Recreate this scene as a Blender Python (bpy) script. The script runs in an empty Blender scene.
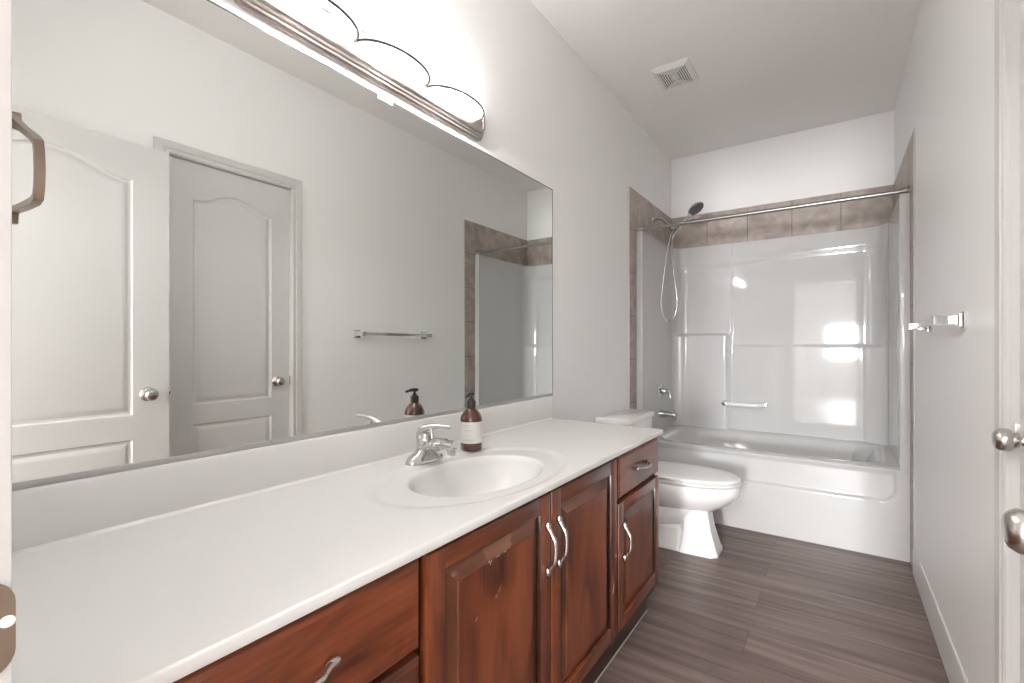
import bpy, bmesh, math, random
from mathutils import Vector, Matrix
PI = math.pi
sc = bpy.context.scene
col = sc.collection
random.seed(4)

# ---------------------------------------------------------------- camera, world, light, exposure
CAM = (1.179, 0.0, 1.1582)
cam_d = bpy.data.cameras.new('camera')
cam_d.sensor_width = 36.0
cam_d.lens = 466.39 * 36.0 / 1024.0
cam_d.shift_y = 4.4 / 1024.0
cam_d.clip_start = 0.01
cam = bpy.data.objects.new('camera', cam_d)
col.objects.link(cam)
cam.location = CAM
cam.rotation_euler = (PI / 2, 0, math.radians(34.7538))
sc.camera = cam

world = bpy.data.worlds.new('world')
sc.world = world
world.use_nodes = True
bg = world.node_tree.nodes['Background']
bg.inputs['Color'].default_value = (0.85, 0.92, 1.0, 1)
bg.inputs['Strength'].default_value = 1.0

def area_light(name, loc, rot, sx, sy, watts, color):
    d = bpy.data.lights.new(name, 'AREA')
    d.shape = 'RECTANGLE'; d.size = sx; d.size_y = sy
    d.energy = watts; d.color = color
    o = bpy.data.objects.new(name, d); col.objects.link(o)
    o.location = loc; o.rotation_euler = rot
    return o
# the hallway behind the photographer: an added, unseen overhead fill light and the daylit window at its far end
HALL_Y = -6.0
HALL_FILL_W = 88; HALL_WINDOW_W = 118
area_light('hall_fill_light', (1.0, -3.2, 2.72), (0, 0, 0), 1.6, 1.4, HALL_FILL_W, (1.0, 0.99, 0.98))
area_light('hall_daylight', (1.37, HALL_Y + .02, 1.25), (-PI / 2, 0, PI), 0.68, 0.74, HALL_WINDOW_W, (0.97, 0.98, 1.0))
# the bathroom's ceiling gives back the vanity lamps' light (bulbs are in the vanity light builder)
BULB_W = 2.5

sc.view_settings.view_transform = 'Standard'
sc.view_settings.look = 'None'
sc.view_settings.exposure = 2.0
sc.view_settings.gamma = 1.0
sc.view_settings.use_curve_mapping = False
sc.cycles.use_denoising = True
sc.cycles.max_bounces = 14
sc.cycles.diffuse_bounces = 8
sc.cycles.glossy_bounces = 8

# ---------------------------------------------------------------- room measures
W = 1.511; ZC = 2.780; YB = 4.134; YF = 0.062
YT = 3.272            # front of the tub
ZT = 1.980            # top of the tub surround
TILE_Y = 3.125        # front edge of the tile
CT = 0.800            # counter top
CD = 0.571            # counter depth
CE = 2.013            # counter end

# ---------------------------------------------------------------- materials
def new_mat(name):
    m = bpy.data.materials.new(name); m.use_nodes = True
    nt = m.node_tree
    return m, nt, nt.nodes['Principled BSDF']

def N(nt, kind, **kw):
    n = nt.nodes.new(kind)
    for k, v in kw.items():
        if k in n.inputs.keys(): n.inputs[k].default_value = v
        else: setattr(n, k, v)
    return n

def plain(name, rgb, rough=0.5, metal=0.0, spec=0.5, coat=0.0, bump=0.0, bump_scale=60.0, vary=0.0):
    m, nt, b = new_mat(name)
    b.inputs['Base Color'].default_value = (*rgb, 1)
    b.inputs['Roughness'].default_value = rough
    b.inputs['Metallic'].default_value = metal
    b.inputs['Specular IOR Level'].default_value = spec
    b.inputs['Coat Weight'].default_value = coat
    b.inputs['Coat Roughness'].default_value = 0.08
    tc = N(nt, 'ShaderNodeTexCoord')
    no = N(nt, 'ShaderNodeTexNoise'); no.inputs['Scale'].default_value = bump_scale
    nt.links.new(tc.outputs['Object'], no.inputs['Vector'])
    if bump:
        bp = N(nt, 'ShaderNodeBump'); bp.inputs['Strength'].default_value = bump
        bp.inputs['Distance'].default_value = 0.002
        nt.links.new(no.outputs['Fac'], bp.inputs['Height'])
        nt.links.new(bp.outputs['Normal'], b.inputs['Normal'])
    if vary:
        mx = N(nt, 'ShaderNodeMix', data_type='RGBA')
        mx.inputs['A'].default_value = (*[c * (1 - vary) for c in rgb], 1)
        mx.inputs['B'].default_value = (*[min(1, c * (1 + vary)) for c in rgb], 1)
        n2 = N(nt, 'ShaderNodeTexNoise'); n2.inputs['Scale'].default_value = 3.0
        nt.links.new(tc.outputs['Object'], n2.inputs['Vector'])
        nt.links.new(n2.outputs['Fac'], mx.inputs['Factor'])
        nt.links.new(mx.outputs['Result'], b.inputs['Base Color'])
    return m

M = {}
M['wall'] = plain('wall_paint', (0.885, 0.882, 0.874), 0.42, spec=0.35, bump=0.10, bump_scale=90, vary=0.01)
M['ceiling'] = plain('ceiling_paint', (0.88, 0.867, 0.855), 0.8, spec=0.2, bump=0.2, bump_scale=120, vary=0.01)
M['trim'] = plain('white_trim_paint', (0.64, 0.632, 0.62), 0.35, spec=0.4)
M['door'] = plain('white_door_paint', (0.645, 0.642, 0.633), 0.38, spec=0.4, bump=0.05, bump_scale=160)
M['hall'] = plain('hall_paint', (0.66, 0.65, 0.64), 0.6)
M['counter'] = plain('cultured_marble', (0.69, 0.685, 0.675), 0.16, spec=0.5, vary=0.012)
M['acrylic'] = plain('white_gelcoat', (0.575, 0.572, 0.567), 0.045, spec=0.5)
M['porcelain'] = plain('porcelain', (0.88, 0.875, 0.865), 0.10, spec=0.5)
M['seat'] = plain('toilet_seat_plastic', (0.88, 0.875, 0.865), 0.22)
M['chrome'] = plain('chrome', (0.60, 0.60, 0.595), 0.12, metal=1.0)
M['nickel'] = plain('brushed_nickel', (0.62, 0.60, 0.57), 0.26, metal=1.0)
M['plate'] = plain('brushed_nickel_plate', (0.50, 0.45, 0.425), 0.36, metal=1.0)
M['rod'] = plain('rod_steel', (0.36, 0.35, 0.335), 0.32, metal=1.0)
M['bronze'] = plain('warm_nickel', (0.30, 0.225, 0.175), 0.32, metal=1.0)
M['dark'] = plain('dark_gap', (0.02, 0.018, 0.016), 0.8)
M['cavity'] = plain('vent_cavity', (0.12, 0.115, 0.11), 0.8)
M['mirror_edge'] = plain('mirror_edge', (0.10, 0.11, 0.11), 0.4)
M['rim'] = plain('dark_nickel_rim', (0.09, 0.088, 0.085), 0.6, metal=0.0, spec=0.1)
M['channel'] = plain('satin_aluminium', (0.42, 0.415, 0.41), 0.45, metal=0.4)
M['clip'] = plain('clear_clip', (0.86, 0.86, 0.85), 0.25)
M['vent'] = plain('vent_plastic', (0.84, 0.83, 0.81), 0.5)
M['black'] = plain('black_plastic', (0.012, 0.010, 0.010), 0.3)
M['label'] = plain('paper_label', (0.66, 0.65, 0.62), 0.6)
M['ink'] = plain('grey_ink', (0.36, 0.35, 0.34), 0.7)
M['caulk'] = plain('caulk', (0.62, 0.60, 0.57), 0.6)
M['grout'] = plain('grout', (0.17, 0.145, 0.13), 0.9)
M['grey_rubber'] = plain('spray_face', (0.10, 0.10, 0.10), 0.4)
M['clear_bar'] = plain('frosted_acrylic_bar', (0.80, 0.79, 0.77), 0.08)

def mirror_mat():
    m, nt, b = new_mat('mirror_silver')
    b.inputs['Base Color'].default_value = (0.83, 0.85, 0.83, 1)
    b.inputs['Metallic'].default_value = 1.0
    b.inputs['Roughness'].default_value = 0.0
    return m
M['mirror'] = mirror_mat()

def amber_mat():
    m, nt, b = new_mat('amber_glass')
    b.inputs['Base Color'].default_value = (0.085, 0.022, 0.010, 1)
    b.inputs['Roughness'].default_value = 0.06
    b.inputs['Coat Weight'].default_value = 0.6
    tc = N(nt, 'ShaderNodeTexCoord'); sp = N(nt, 'ShaderNodeSeparateXYZ')
    nt.links.new(tc.outputs['Object'], sp.inputs['Vector'])
    return m
M['amber'] = amber_mat()

def lit_glass(name, rgb, strength):
    m, nt, b = new_mat(name)
    b.inputs['Base Color'].default_value = (0.85, 0.84, 0.82, 1)
    b.inputs['Roughness'].default_value = 0.25
    b.inputs['Emission Color'].default_value = (*rgb, 1)
    b.inputs['Emission Strength'].default_value = strength
    return m
M['shade'] = lit_glass('lit_frosted_glass', (1.0, 0.99, 0.98), 9.5)
M['shade_in'] = lit_glass('lit_frosted_glass_inside', (1.0, 0.99, 0.98), 0.6)
M['shade_lip'] = lit_glass('frosted_glass_lip', (1.0, 0.99, 0.98), 0.30)
M['bulb'] = lit_glass('lit_bulb', (1.0, 0.99, 0.98), 9.0)

def wood_mat(name, dark, mid, light, along='z', worn=None):
    m, nt, b = new_mat(name)
    tc = N(nt, 'ShaderNodeTexCoord')
    oi = N(nt, 'ShaderNodeObjectInfo')
    ad = N(nt, 'ShaderNodeVectorMath', operation='ADD')
    sc3 = N(nt, 'ShaderNodeVectorMath', operation='SCALE')
    cmb = N(nt, 'ShaderNodeCombineXYZ')
    for k in range(3): nt.links.new(oi.outputs['Random'], cmb.inputs[k])
    nt.links.new(cmb.outputs['Vector'], sc3.inputs[0]); sc3.inputs['Scale'].default_value = 7.0
    nt.links.new(tc.outputs['Object'], ad.inputs[0]); nt.links.new(sc3.outputs['Vector'], ad.inputs[1])
    mp = N(nt, 'ShaderNodeMapping')
    mp.inputs['Scale'].default_value = (9, 9, 2.6) if along == 'z' else (9, 2.6, 9)
    nt.links.new(ad.outputs['Vector'], mp.inputs['Vector'])
    n1 = N(nt, 'ShaderNodeTexNoise'); n1.inputs['Scale'].default_value = 1.1
    n1.inputs['Detail'].default_value = 6; n1.inputs['Distortion'].default_value = 0.9
    nt.links.new(mp.outputs['Vector'], n1.inputs['Vector'])
    mp2 = N(nt, 'ShaderNodeMapping')
    mp2.inputs['Scale'].default_value = (90, 90, 5) if along == 'z' else (90, 5, 90)
    nt.links.new(ad.outputs['Vector'], mp2.inputs['Vector'])
    n2 = N(nt, 'ShaderNodeTexNoise'); n2.inputs['Scale'].default_value = 1.5; n2.inputs['Detail'].default_value = 3
    nt.links.new(mp2.outputs['Vector'], n2.inputs['Vector'])
    mx = N(nt, 'ShaderNodeMath', operation='MULTIPLY_ADD')
    nt.links.new(n2.outputs['Fac'], mx.inputs[0]); mx.inputs[1].default_value = 0.28
    nt.links.new(n1.outputs['Fac'], mx.inputs[2])
    cr = N(nt, 'ShaderNodeValToRGB')
    cr.color_ramp.elements[0].position = 0.42; cr.color_ramp.elements[0].color = (*dark, 1)
    cr.color_ramp.elements[1].position = 0.84; cr.color_ramp.elements[1].color = (*light, 1)
    e = cr.color_ramp.elements.new(0.62); e.color = (*mid, 1)
    nt.links.new(mx.outputs['Value'], cr.inputs['Fac'])
    out = cr.outputs['Color']
    if worn:                                   # rubbed, chipped varnish with its own outline
        n3 = N(nt, 'ShaderNodeTexNoise'); n3.inputs['Scale'].default_value = worn[0]; n3.inputs['Detail'].default_value = 6
        nt.links.new(tc.outputs['Object'], n3.inputs['Vector'])
        r3 = N(nt, 'ShaderNodeValToRGB')
        r3.color_ramp.elements[0].position = worn[1]; r3.color_ramp.elements[0].color = (0, 0, 0, 1)
        r3.color_ramp.elements[1].position = worn[1] + 0.06; r3.color_ramp.elements[1].color = (1, 1, 1, 1)
        nt.links.new(n3.outputs['Fac'], r3.inputs['Fac'])
        mm = N(nt, 'ShaderNodeMix', data_type='RGBA')
        nt.links.new(r3.outputs['Color'], mm.inputs['Factor'])
        nt.links.new(out, mm.inputs['A']); mm.inputs['B'].default_value = (*worn[2], 1)
        out = mm.outputs['Result']
    nt.links.new(out, b.inputs['Base Color'])
    b.inputs['Roughness'].default_value = 0.30
    b.inputs['Specular IOR Level'].default_value = 0.45
    b.inputs['Coat Weight'].default_value = 0.25
    b.inputs['Coat Roughness'].default_value = 0.18
    bp = N(nt, 'ShaderNodeBump'); bp.inputs['Strength'].default_value = 0.06; bp.inputs['Distance'].default_value = 0.001
    nt.links.new(n2.outputs['Fac'], bp.inputs['Height']); nt.links.new(bp.outputs['Normal'], b.inputs['Normal'])
    return m
WD = ((0.052, 0.013, 0.006), (0.165, 0.040, 0.014), (0.255, 0.070, 0.026))
M['wood_v'] = wood_mat('cherry_upright', *WD, along='z')
M['wood_h'] = wood_mat('cherry_level', *WD, along='y')
M['wood_panel'] = wood_mat('cherry_panel', *WD, along='z')
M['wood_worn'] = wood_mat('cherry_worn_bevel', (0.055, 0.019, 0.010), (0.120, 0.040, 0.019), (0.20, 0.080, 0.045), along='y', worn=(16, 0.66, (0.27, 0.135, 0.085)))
M['wood_dark'] = wood_mat('cherry_glaze_gap_shade', (0.016, 0.006, 0.003), (0.034, 0.012, 0.006), (0.058, 0.021, 0.011), along='y')  # dark glaze tone, deepened to paint the shade in the door gaps
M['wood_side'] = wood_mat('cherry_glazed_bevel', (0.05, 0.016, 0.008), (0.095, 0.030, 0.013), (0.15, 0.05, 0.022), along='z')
M['scratch'] = plain('bare_wood_scratch', (0.31, 0.135, 0.085), 0.6)
M['rubbed'] = wood_mat('rubbed_cherry', (0.16, 0.065, 0.035), (0.24, 0.11, 0.066), (0.31, 0.155, 0.10), along='y')
M['chip'] = plain('chipped_paint', (0.70, 0.64, 0.56), 0.6)

def floor_mat():
    m, nt, b = new_mat('vinyl_plank')
    tc = N(nt, 'ShaderNodeTexCoord')
    mp = N(nt, 'ShaderNodeMapping'); mp.inputs['Location'].default_value = (0.33, 0.075, 0)
    nt.links.new(tc.outputs['Object'], mp.inputs['Vector'])
    br = N(nt, 'ShaderNodeTexBrick')
    br.offset = 0.37; br.offset_frequency = 2; br.squash = 1.0
    br.inputs['Scale'].default_value = 1.0
    br.inputs['Brick Width'].default_value = 1.22
    br.inputs['Row Height'].default_value = 0.182
    br.inputs['Mortar Size'].default_value = 0.0012
    br.inputs['Mortar Smooth'].default_value = 0.3
    br.inputs['Bias'].default_value = 0.0
    br.inputs['Color1'].default_value = (0.0, 0.0, 0.0, 1)
    br.inputs['Color2'].default_value = (1, 1, 1, 1)
    br.inputs['Mortar'].default_value = (0.5, 0.5, 0.5, 1)
    nt.links.new(mp.outputs['Vector'], br.inputs['Vector'])
    # grain stretched along the planks, shifted plank by plank
    sp = N(nt, 'ShaderNodeSeparateXYZ'); nt.links.new(mp.outputs['Vector'], sp.inputs['Vector'])
    ad = N(nt, 'ShaderNodeMath', operation='MULTIPLY_ADD'); ad.inputs[1].default_value = 9.0
    nt.links.new(br.outputs['Color'], ad.inputs[0]); nt.links.new(sp.outputs['X'], ad.inputs[2])
    cb = N(nt, 'ShaderNodeCombineXYZ')
    nt.links.new(ad.outputs['Value'], cb.inputs['X']); nt.links.new(sp.outputs['Y'], cb.inputs['Y'])
    m1 = N(nt, 'ShaderNodeMapping'); m1.inputs['Scale'].default_value = (1.2, 17, 1)
    nt.links.new(cb.outputs['Vector'], m1.inputs['Vector'])
    n1 = N(nt, 'ShaderNodeTexNoise'); n1.inputs['Scale'].default_value = 1.5; n1.inputs['Detail'].default_value = 6; n1.inputs['Distortion'].default_value = 0.35
    nt.links.new(m1.outputs['Vector'], n1.inputs['Vector'])
    m2 = N(nt, 'ShaderNodeMapping'); m2.inputs['Scale'].default_value = (5, 110, 1)
    nt.links.new(cb.outputs['Vector'], m2.inputs['Vector'])
    n2 = N(nt, 'ShaderNodeTexNoise'); n2.inputs['Scale'].default_value = 1.3; n2.inputs['Detail'].default_value = 3
    nt.links.new(m2.outputs['Vector'], n2.inputs['Vector'])
    s1 = N(nt, 'ShaderNodeMath', operation='MULTIPLY_ADD'); s1.inputs[1].default_value = 0.22
    nt.links.new(n2.outputs['Fac'], s1.inputs[0]); nt.links.new(n1.outputs['Fac'], s1.inputs[2])
    s2 = N(nt, 'ShaderNodeMath', operation='MULTIPLY_ADD'); s2.inputs[1].default_value = 0.14
    nt.links.new(br.outputs['Color'], s2.inputs[0]); nt.links.new(s1.outputs['Value'], s2.inputs[2])
    cr = N(nt, 'ShaderNodeValToRGB')
    cr.color_ramp.elements[0].position = 0.38; cr.color_ramp.elements[0].color = (0.088, 0.060, 0.050, 1)
    cr.color_ramp.elements[1].position = 0.92; cr.color_ramp.elements[1].color = (0.255, 0.196, 0.174, 1)
    e = cr.color_ramp.elements.new(0.63); e.color = (0.160, 0.116, 0.102, 1)
    nt.links.new(s2.outputs['Value'], cr.inputs['Fac'])
    mx = N(nt, 'ShaderNodeMix', data_type='RGBA')
    nt.links.new(br.outputs['Fac'], mx.inputs['Factor'])
    nt.links.new(cr.outputs['Color'], mx.inputs['A']); mx.inputs['B'].default_value = (0.065, 0.047, 0.04, 1)
    nt.links.new(mx.outputs['Result'], b.inputs['Base Color'])
    b.inputs['Roughness'].default_value = 0.42
    b.inputs['Specular IOR Level'].default_value = 0.4
    bp = N(nt, 'ShaderNodeBump'); bp.inputs['Strength'].default_value = 0.12; bp.inputs['Distance'].default_value = 0.001
    nt.links.new(s1.outputs['Value'], bp.inputs['Height']); nt.links.new(bp.outputs['Normal'], b.inputs['Normal'])
    return m
M['floor'] = floor_mat()

def tile_mat():
    m, nt, b = new_mat('stone_tile')
    tc = N(nt, 'ShaderNodeTexCoord')
    n1 = N(nt, 'ShaderNodeTexNoise'); n1.inputs['Scale'].default_value = 8; n1.inputs['Detail'].default_value = 7; n1.inputs['Distortion'].default_value = 1.2
    nt.links.new(tc.outputs['Object'], n1.inputs['Vector'])
    cr = N(nt, 'ShaderNodeValToRGB')
    cr.color_ramp.elements[0].position = 0.30; cr.color_ramp.elements[0].color = (0.30, 0.25, 0.218, 1)
    cr.color_ramp.elements[1].position = 0.72; cr.color_ramp.elements[1].color = (0.50, 0.435, 0.39, 1)
    nt.links.new(n1.outputs['Fac'], cr.inputs['Fac'])
    nt.links.new(cr.outputs['Color'], b.inputs['Base Color'])
    b.inputs['Roughness'].default_value = 0.45
    bp = N(nt, 'ShaderNodeBump'); bp.inputs['Strength'].default_value = 0.15; bp.inputs['Distance'].default_value = 0.002
    nt.links.new(n1.outputs['Fac'], bp.inputs['Height']); nt.links.new(bp.outputs['Normal'], b.inputs['Normal'])
    return m
M['tile'] = tile_mat()

# ---------------------------------------------------------------- object helpers
ORG = {}
def thing(name, label, cat, loc=(0, 0, 0), group=None):
    o = bpy.data.objects.new(name, None); col.objects.link(o)
    o.empty_display_size = 0.05
    o.location = loc; ORG[o.name] = Vector(loc)
    o['label'] = label; o['category'] = cat
    if group: o['group'] = group
    return o

def obj(name, bm, mat, parent=None, loc=None, sharp=35, smooth=True, label=None):
    """link a bmesh given in room coordinates as one mesh object"""
    org = ORG[parent.name] if parent is not None else Vector(loc or (0, 0, 0))
    bmesh.ops.remove_doubles(bm, verts=bm.verts, dist=1e-6)
    bmesh.ops.recalc_face_normals(bm, faces=bm.faces)
    bmesh.ops.translate(bm, verts=bm.verts, vec=-org)
    me = bpy.data.meshes.new(name); bm.to_mesh(me); bm.free()
    for mm in (mat if isinstance(mat, (list, tuple)) else [mat]): me.materials.append(mm)
    if smooth:
        me.shade_smooth(); me.set_sharp_from_angle(angle=math.radians(sharp))
    o = bpy.data.objects.new(name, me); col.objects.link(o)
    if parent is not None: o.parent = parent
    else: o.location = org
    ORG[o.name] = org
    if label: o['label'] = label
    return o

def tag(o, label, cat, group=None):
    o['label'] = label; o['category'] = cat
    if group: o['group'] = group
    return o

def struct(o):
    o['kind'] = 'structure'; return o

def merge(bm, t, mi=0):
    me = bpy.data.meshes.new('t'); 
    for f in t.faces: f.material_index = mi
    t.to_mesh(me); t.free(); bm.from_mesh(me); bpy.data.meshes.remove(me)

def box(bm, x0, x1, y0, y1, z0, z1, bev=0.0, seg=2, mi=0):
    t = bmesh.new()
    bmesh.ops.create_cube(t, size=1.0)
    for v in t.verts:
        v.co = Vector(((x0 + x1) / 2 + v.co.x * (x1 - x0), (y0 + y1) / 2 + v.co.y * (y1 - y0), (z0 + z1) / 2 + v.co.z * (z1 - z0)))
    if bev: bmesh.ops.bevel(t, geom=list(t.edges), offset=bev, segments=seg, profile=0.5, affect='EDGES')
    merge(bm, t, mi)
    return bm

def BOX(*a, **k): return box(bmesh.new(), *a, **k)

def loft(bm, rings, closed=True, cap=True, mi=0):
    """skin a list of equal-length rings of points"""
    t = bmesh.new()
    vs = [[t.verts.new(p) for p in r] for r in rings]
    n = len(rings[0])
    for a, b in zip(vs, vs[1:]):
        for i in range(n if closed else n - 1):
            j = (i + 1) % n
            try: t.faces.new((a[i], a[j], b[j], b[i]))
            except ValueError: pass
    if cap and closed:
        for r in (vs[0], vs[-1]):
            try: t.faces.new(r)
            except ValueError: pass
    bmesh.ops.recalc_face_normals(t, faces=t.faces)
    merge(bm, t, mi)
    return bm

def tube(bm, pts, rad, n=14, mi=0, flat=None):
    """round (or flattened) tube along a path; rad is a number or one per point"""
    pts = [Vector(p) for p in pts]
    rads = rad if isinstance(rad, (list, tuple)) else [rad] * len(pts)
    T = []
    for i in range(len(pts)):
        a = pts[max(i - 1, 0)]; b = pts[min(i + 1, len(pts) - 1)]
        T.append((b - a).normalized())
    up = Vector((0, 0, 1)) if abs(T[0].z) < 0.9 else Vector((0, 1, 0))
    u = T[0].cross(up).normalized()
    rings = []
    for p, t, r in zip(pts, T, rads):
        u = (u - t * u.dot(t)).normalized(); v = t.cross(u)
        fu, fv = flat if flat else (1, 1)
        rings.append([p + (u * math.cos(2 * PI * k / n) * fu + v * math.sin(2 * PI * k / n) * fv) * r for k in range(n)])
    return loft(bm, rings, mi=mi)

def smooth_path(pts, n=6):
    """Catmull-Rom through the points"""
    P = [Vector(p) for p in pts]; P = [2 * P[0] - P[1]] + P + [2 * P[-1] - P[-2]]
    out = []
    for i in range(1, len(P) - 2):
        for k in range(n):
            t = k / n
            out.append(0.5 * ((2 * P[i]) + (-P[i-1] + P[i+1]) * t + (2*P[i-1] - 5*P[i] + 4*P[i+1] - P[i+2]) * t*t + (-P[i-1] + 3*P[i] - 3*P[i+1] + P[i+2]) * t**3))
    out.append(P[-2])
    return out

def lathe(bm, prof, base=(0, 0, 0), axis=(0, 0, 1), n=28, sx=1.0, sy=1.0, mi=0):
    """profile of (radius, height) turned about an axis"""
    base = Vector(base); a = Vector(axis).normalized()
    u = a.orthogonal().normalized() if abs(a.z) < 0.99 else Vector((1, 0, 0))
    v = a.cross(u)
    rings = [[base + a * h + (u * math.cos(2*PI*k/n) * sx + v * math.sin(2*PI*k/n) * sy) * max(r, 1e-5) for k in range(n)] for r, h in prof]
    return loft(bm, rings, mi=mi)

def grid(bm, nu, nv, fn, mi=0):
    t = bmesh.new()
    V = [[t.verts.new(fn(i / nu, j / nv)) for j in range(nv + 1)] for i in range(nu + 1)]
    for i in range(nu):
        for j in range(nv):
            t.faces.new((V[i][j], V[i+1][j], V[i+1][j+1], V[i][j+1]))
    merge(bm, t, mi)
    return bm

def ss(a, b, x):
    if a == b: return 0.0 if x < a else 1.0
    t = max(0.0, min(1.0, (x - a) / (b - a))); return t * t * (3 - 2 * t)

def prism(bm, outline, axis, a, b, mi=0):
    """extrude a 2-D outline: axis 'x' -> (y,z), 'y' -> (x,z), 'z' -> (x,y)"""
    def P(p, t):
        return (t, p[0], p[1]) if axis == 'x' else ((p[0], t, p[1]) if axis == 'y' else (p[0], p[1], t))
    return loft(bm, [[P(p, a) for p in outline], [P(p, b) for p in outline]], mi=mi)

def poly3(bm, pts, mi=0):
    f = bm.faces.new([bm.verts.new(p) for p in pts]); f.material_index = mi
    return f

# ---------------------------------------------------------------- room shell
struct(obj('floor', BOX(-.4, 2.4, HALL_Y - .1, YB + .1, -0.06, 0), M['floor'], smooth=False))
struct(obj('ceiling', BOX(-.4, 2.4, HALL_Y - .1, YB + .1, ZC, ZC + 0.06), M['ceiling'], smooth=False))
struct(obj('wall_left', BOX(-0.12, 0, YF - .02, YB + .1, 0, ZC), M['wall'], smooth=False))
struct(obj('wall_back', BOX(0, W, YB, YB + .1, 0, ZC), M['wall'], smooth=False))
# closet doorway in the right wall
C0, C1, CZ = 0.915, 1.540, 2.097
b = BOX(W, W + .12, YF - .02, C0, 0, ZC); box(b, W, W + .12, C1, YB + .1, 0, ZC); box(b, W, W + .12, C0, C1, CZ, ZC)
struct(obj('wall_right', b, M['wall'], smooth=False))
# entry doorway in the front wall
E0, E1, EZ = 0.640, 1.480, 2.100
b = BOX(-.12, E0, -.05, YF, 0, ZC); box(b, E1, W + .12, -.05, YF, 0, ZC); box(b, E0, E1, -.05, YF, EZ, ZC)
struct(obj('wall_front', b, M['wall'], smooth=False))
# hallway behind the photographer
b = BOX(-.40, -.30, HALL_Y, -.05, 0, ZC); box(b, 2.3, 2.4, HALL_Y, -.05, 0, ZC); box(b, -.4, 2.4, HALL_Y - .1, HALL_Y, 0, ZC)
box(b, -.4, -.12, -.06, -.05, 0, ZC); box(b, W + .12, 2.4, -.06, -.05, 0, ZC)
struct(obj('wall_hall', b, M['hall'], smooth=False))

def casing_profile():      # (across, out) from the opening outwards
    return [(0.0, 0.0), (0.0, 0.008), (0.006, 0.012), (0.014, 0.012), (0.018, 0.009), (0.024, 0.009), (0.028, 0.013), (0.050, 0.015), (0.058, 0.015), (0.062, 0.011), (0.062, 0.0)]

# closet casing, mitred round the opening
def casing(y0, y1, zt, x):
    rings = []
    for (yy, zz, sy, sz) in ((y0, 0, -1, 0), (y0, zt, -1, 1), (y1, zt, 1, 1), (y1, 0, 1, 0)):
        rings.append([(x - o, yy + sy * a, zz + sz * a) for a, o in casing_profile()])
    return loft(bmesh.new(), rings)
struct(obj('trim_1', casing(C0, C1, CZ, W), M['trim'], sharp=25))
b = BOX(W, W + .12, C0 - .001, C0 + .002, 0, CZ); box(b, W, W + .12, C1 - .002, C1 + .001, 0, CZ)
box(b, W, W + .12, C0, C1, CZ - .002, CZ + .001); box(b, W + .115, W + .12, C0, C1, 0, CZ)
jamb2 = struct(obj('trim_2', b, M['trim'], smooth=False))

# entry door frame: jambs, head, stop, strike plate; casing on the bathroom side
b = BOX(0.640, 0.660, -.065, .0755, 0, EZ - .02, bev=.0015); box(b, 1.460, 1.480, -.065, .0755, 0, EZ - .02, bev=.0015)
box(b, .640, 1.480, -.065, .0755, EZ - .02, EZ, bev=.0015)
box(b, .660, .672, -.02, .03, 0, EZ - .02, bev=.001); box(b, 1.448, 1.460, -.02, .03, 0, EZ - .02, bev=.001)
frame = struct(obj('trim_3', b, M['trim']))
b = bmesh.new()
rings = []
for (xx, zz, sx_, sz_) in ((0.655, 0, -1, 0), (0.655, EZ - .015, -1, 1), (1.465, EZ - .015, .7, 1), (1.465, 0, .7, 0)):
    rings.append([(xx + sx_ * a, YF + o, zz + sz_ * a) for a, o in casing_profile()])
struct(obj('trim_4', loft(b, rings), M['trim'], sharp=25))
# strike plate let into the latch-side jamb
b = bmesh.new()
out = []
for a in range(0, 181, 15):
    out.append((.060 + .017 * math.sin(math.radians(a)), .945 + .018 * math.copysign(1, math.cos(math.radians(a))) + .018 * math.cos(math.radians(a))) if a != 90 else (.077, .945))
outline = [(.034, .981)] + [(.060 + .017 * math.sin(math.radians(a)), .963 + .018 * math.cos(math.radians(a))) for a in range(0, 91, 15)] + \
          [(.060 + .017 * math.sin(math.radians(a)), .927 + .018 * math.cos(math.radians(a))) for a in range(90, 181, 15)] + [(.034, .909)]
prism(b, outline, 'x', .6595, .6622)
sp = obj('strike_plate', b, M['bronze'], frame, label='worn bronze-coloured strike plate')
obj('screw', lathe(bmesh.new(), [(0, 0), (.0045, 0), (.0045, .001), (.002, .0016), (0, .0016)], (.6620, .0725, .949), (1, 0, 0), 14), M['clip'], sp)

# baseboards
def baseboard(name, x, sgn, y0, y1, h=0.135):
    pr_ = [(0, 0), (0.010, 0), (0.010, h - .02), (0.008, h - .012), (0.0065, h - .003), (0.004, h), (0, h)]
    return struct(obj(name, loft(bmesh.new(), [[(x + sgn * o, y, z) for o, z in pr_] for y in (y0, y1)]), M['trim'], sharp=25))
baseboard('baseboard_right', W, -1, C1 + .062, 3.112)
baseboard('baseboard_left', 0, 1, CE, 3.112)

# ---------------------------------------------------------------- doors
def arch(y0, y1, z1, rise, n=26):
    """moulded arch-top edge, with the flat shoulders of a camber-top panel"""
    pts = []
    for k in range(n + 1):
        t = k / n
        c = 0.5 - 0.5 * math.cos(2 * PI * t)
        pts.append((y0 + (y1 - y0) * t, z1 + rise * c ** 1.1))
    return pts

def panel_ring(y0, y1, z0, z1, rise, ins):
    a = arch(y0 + ins, y1 - ins, z1 - ins, rise)
    return [(y0 + ins, z0 + ins)] + a + [(y1 - ins, z0 + ins)]

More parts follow.
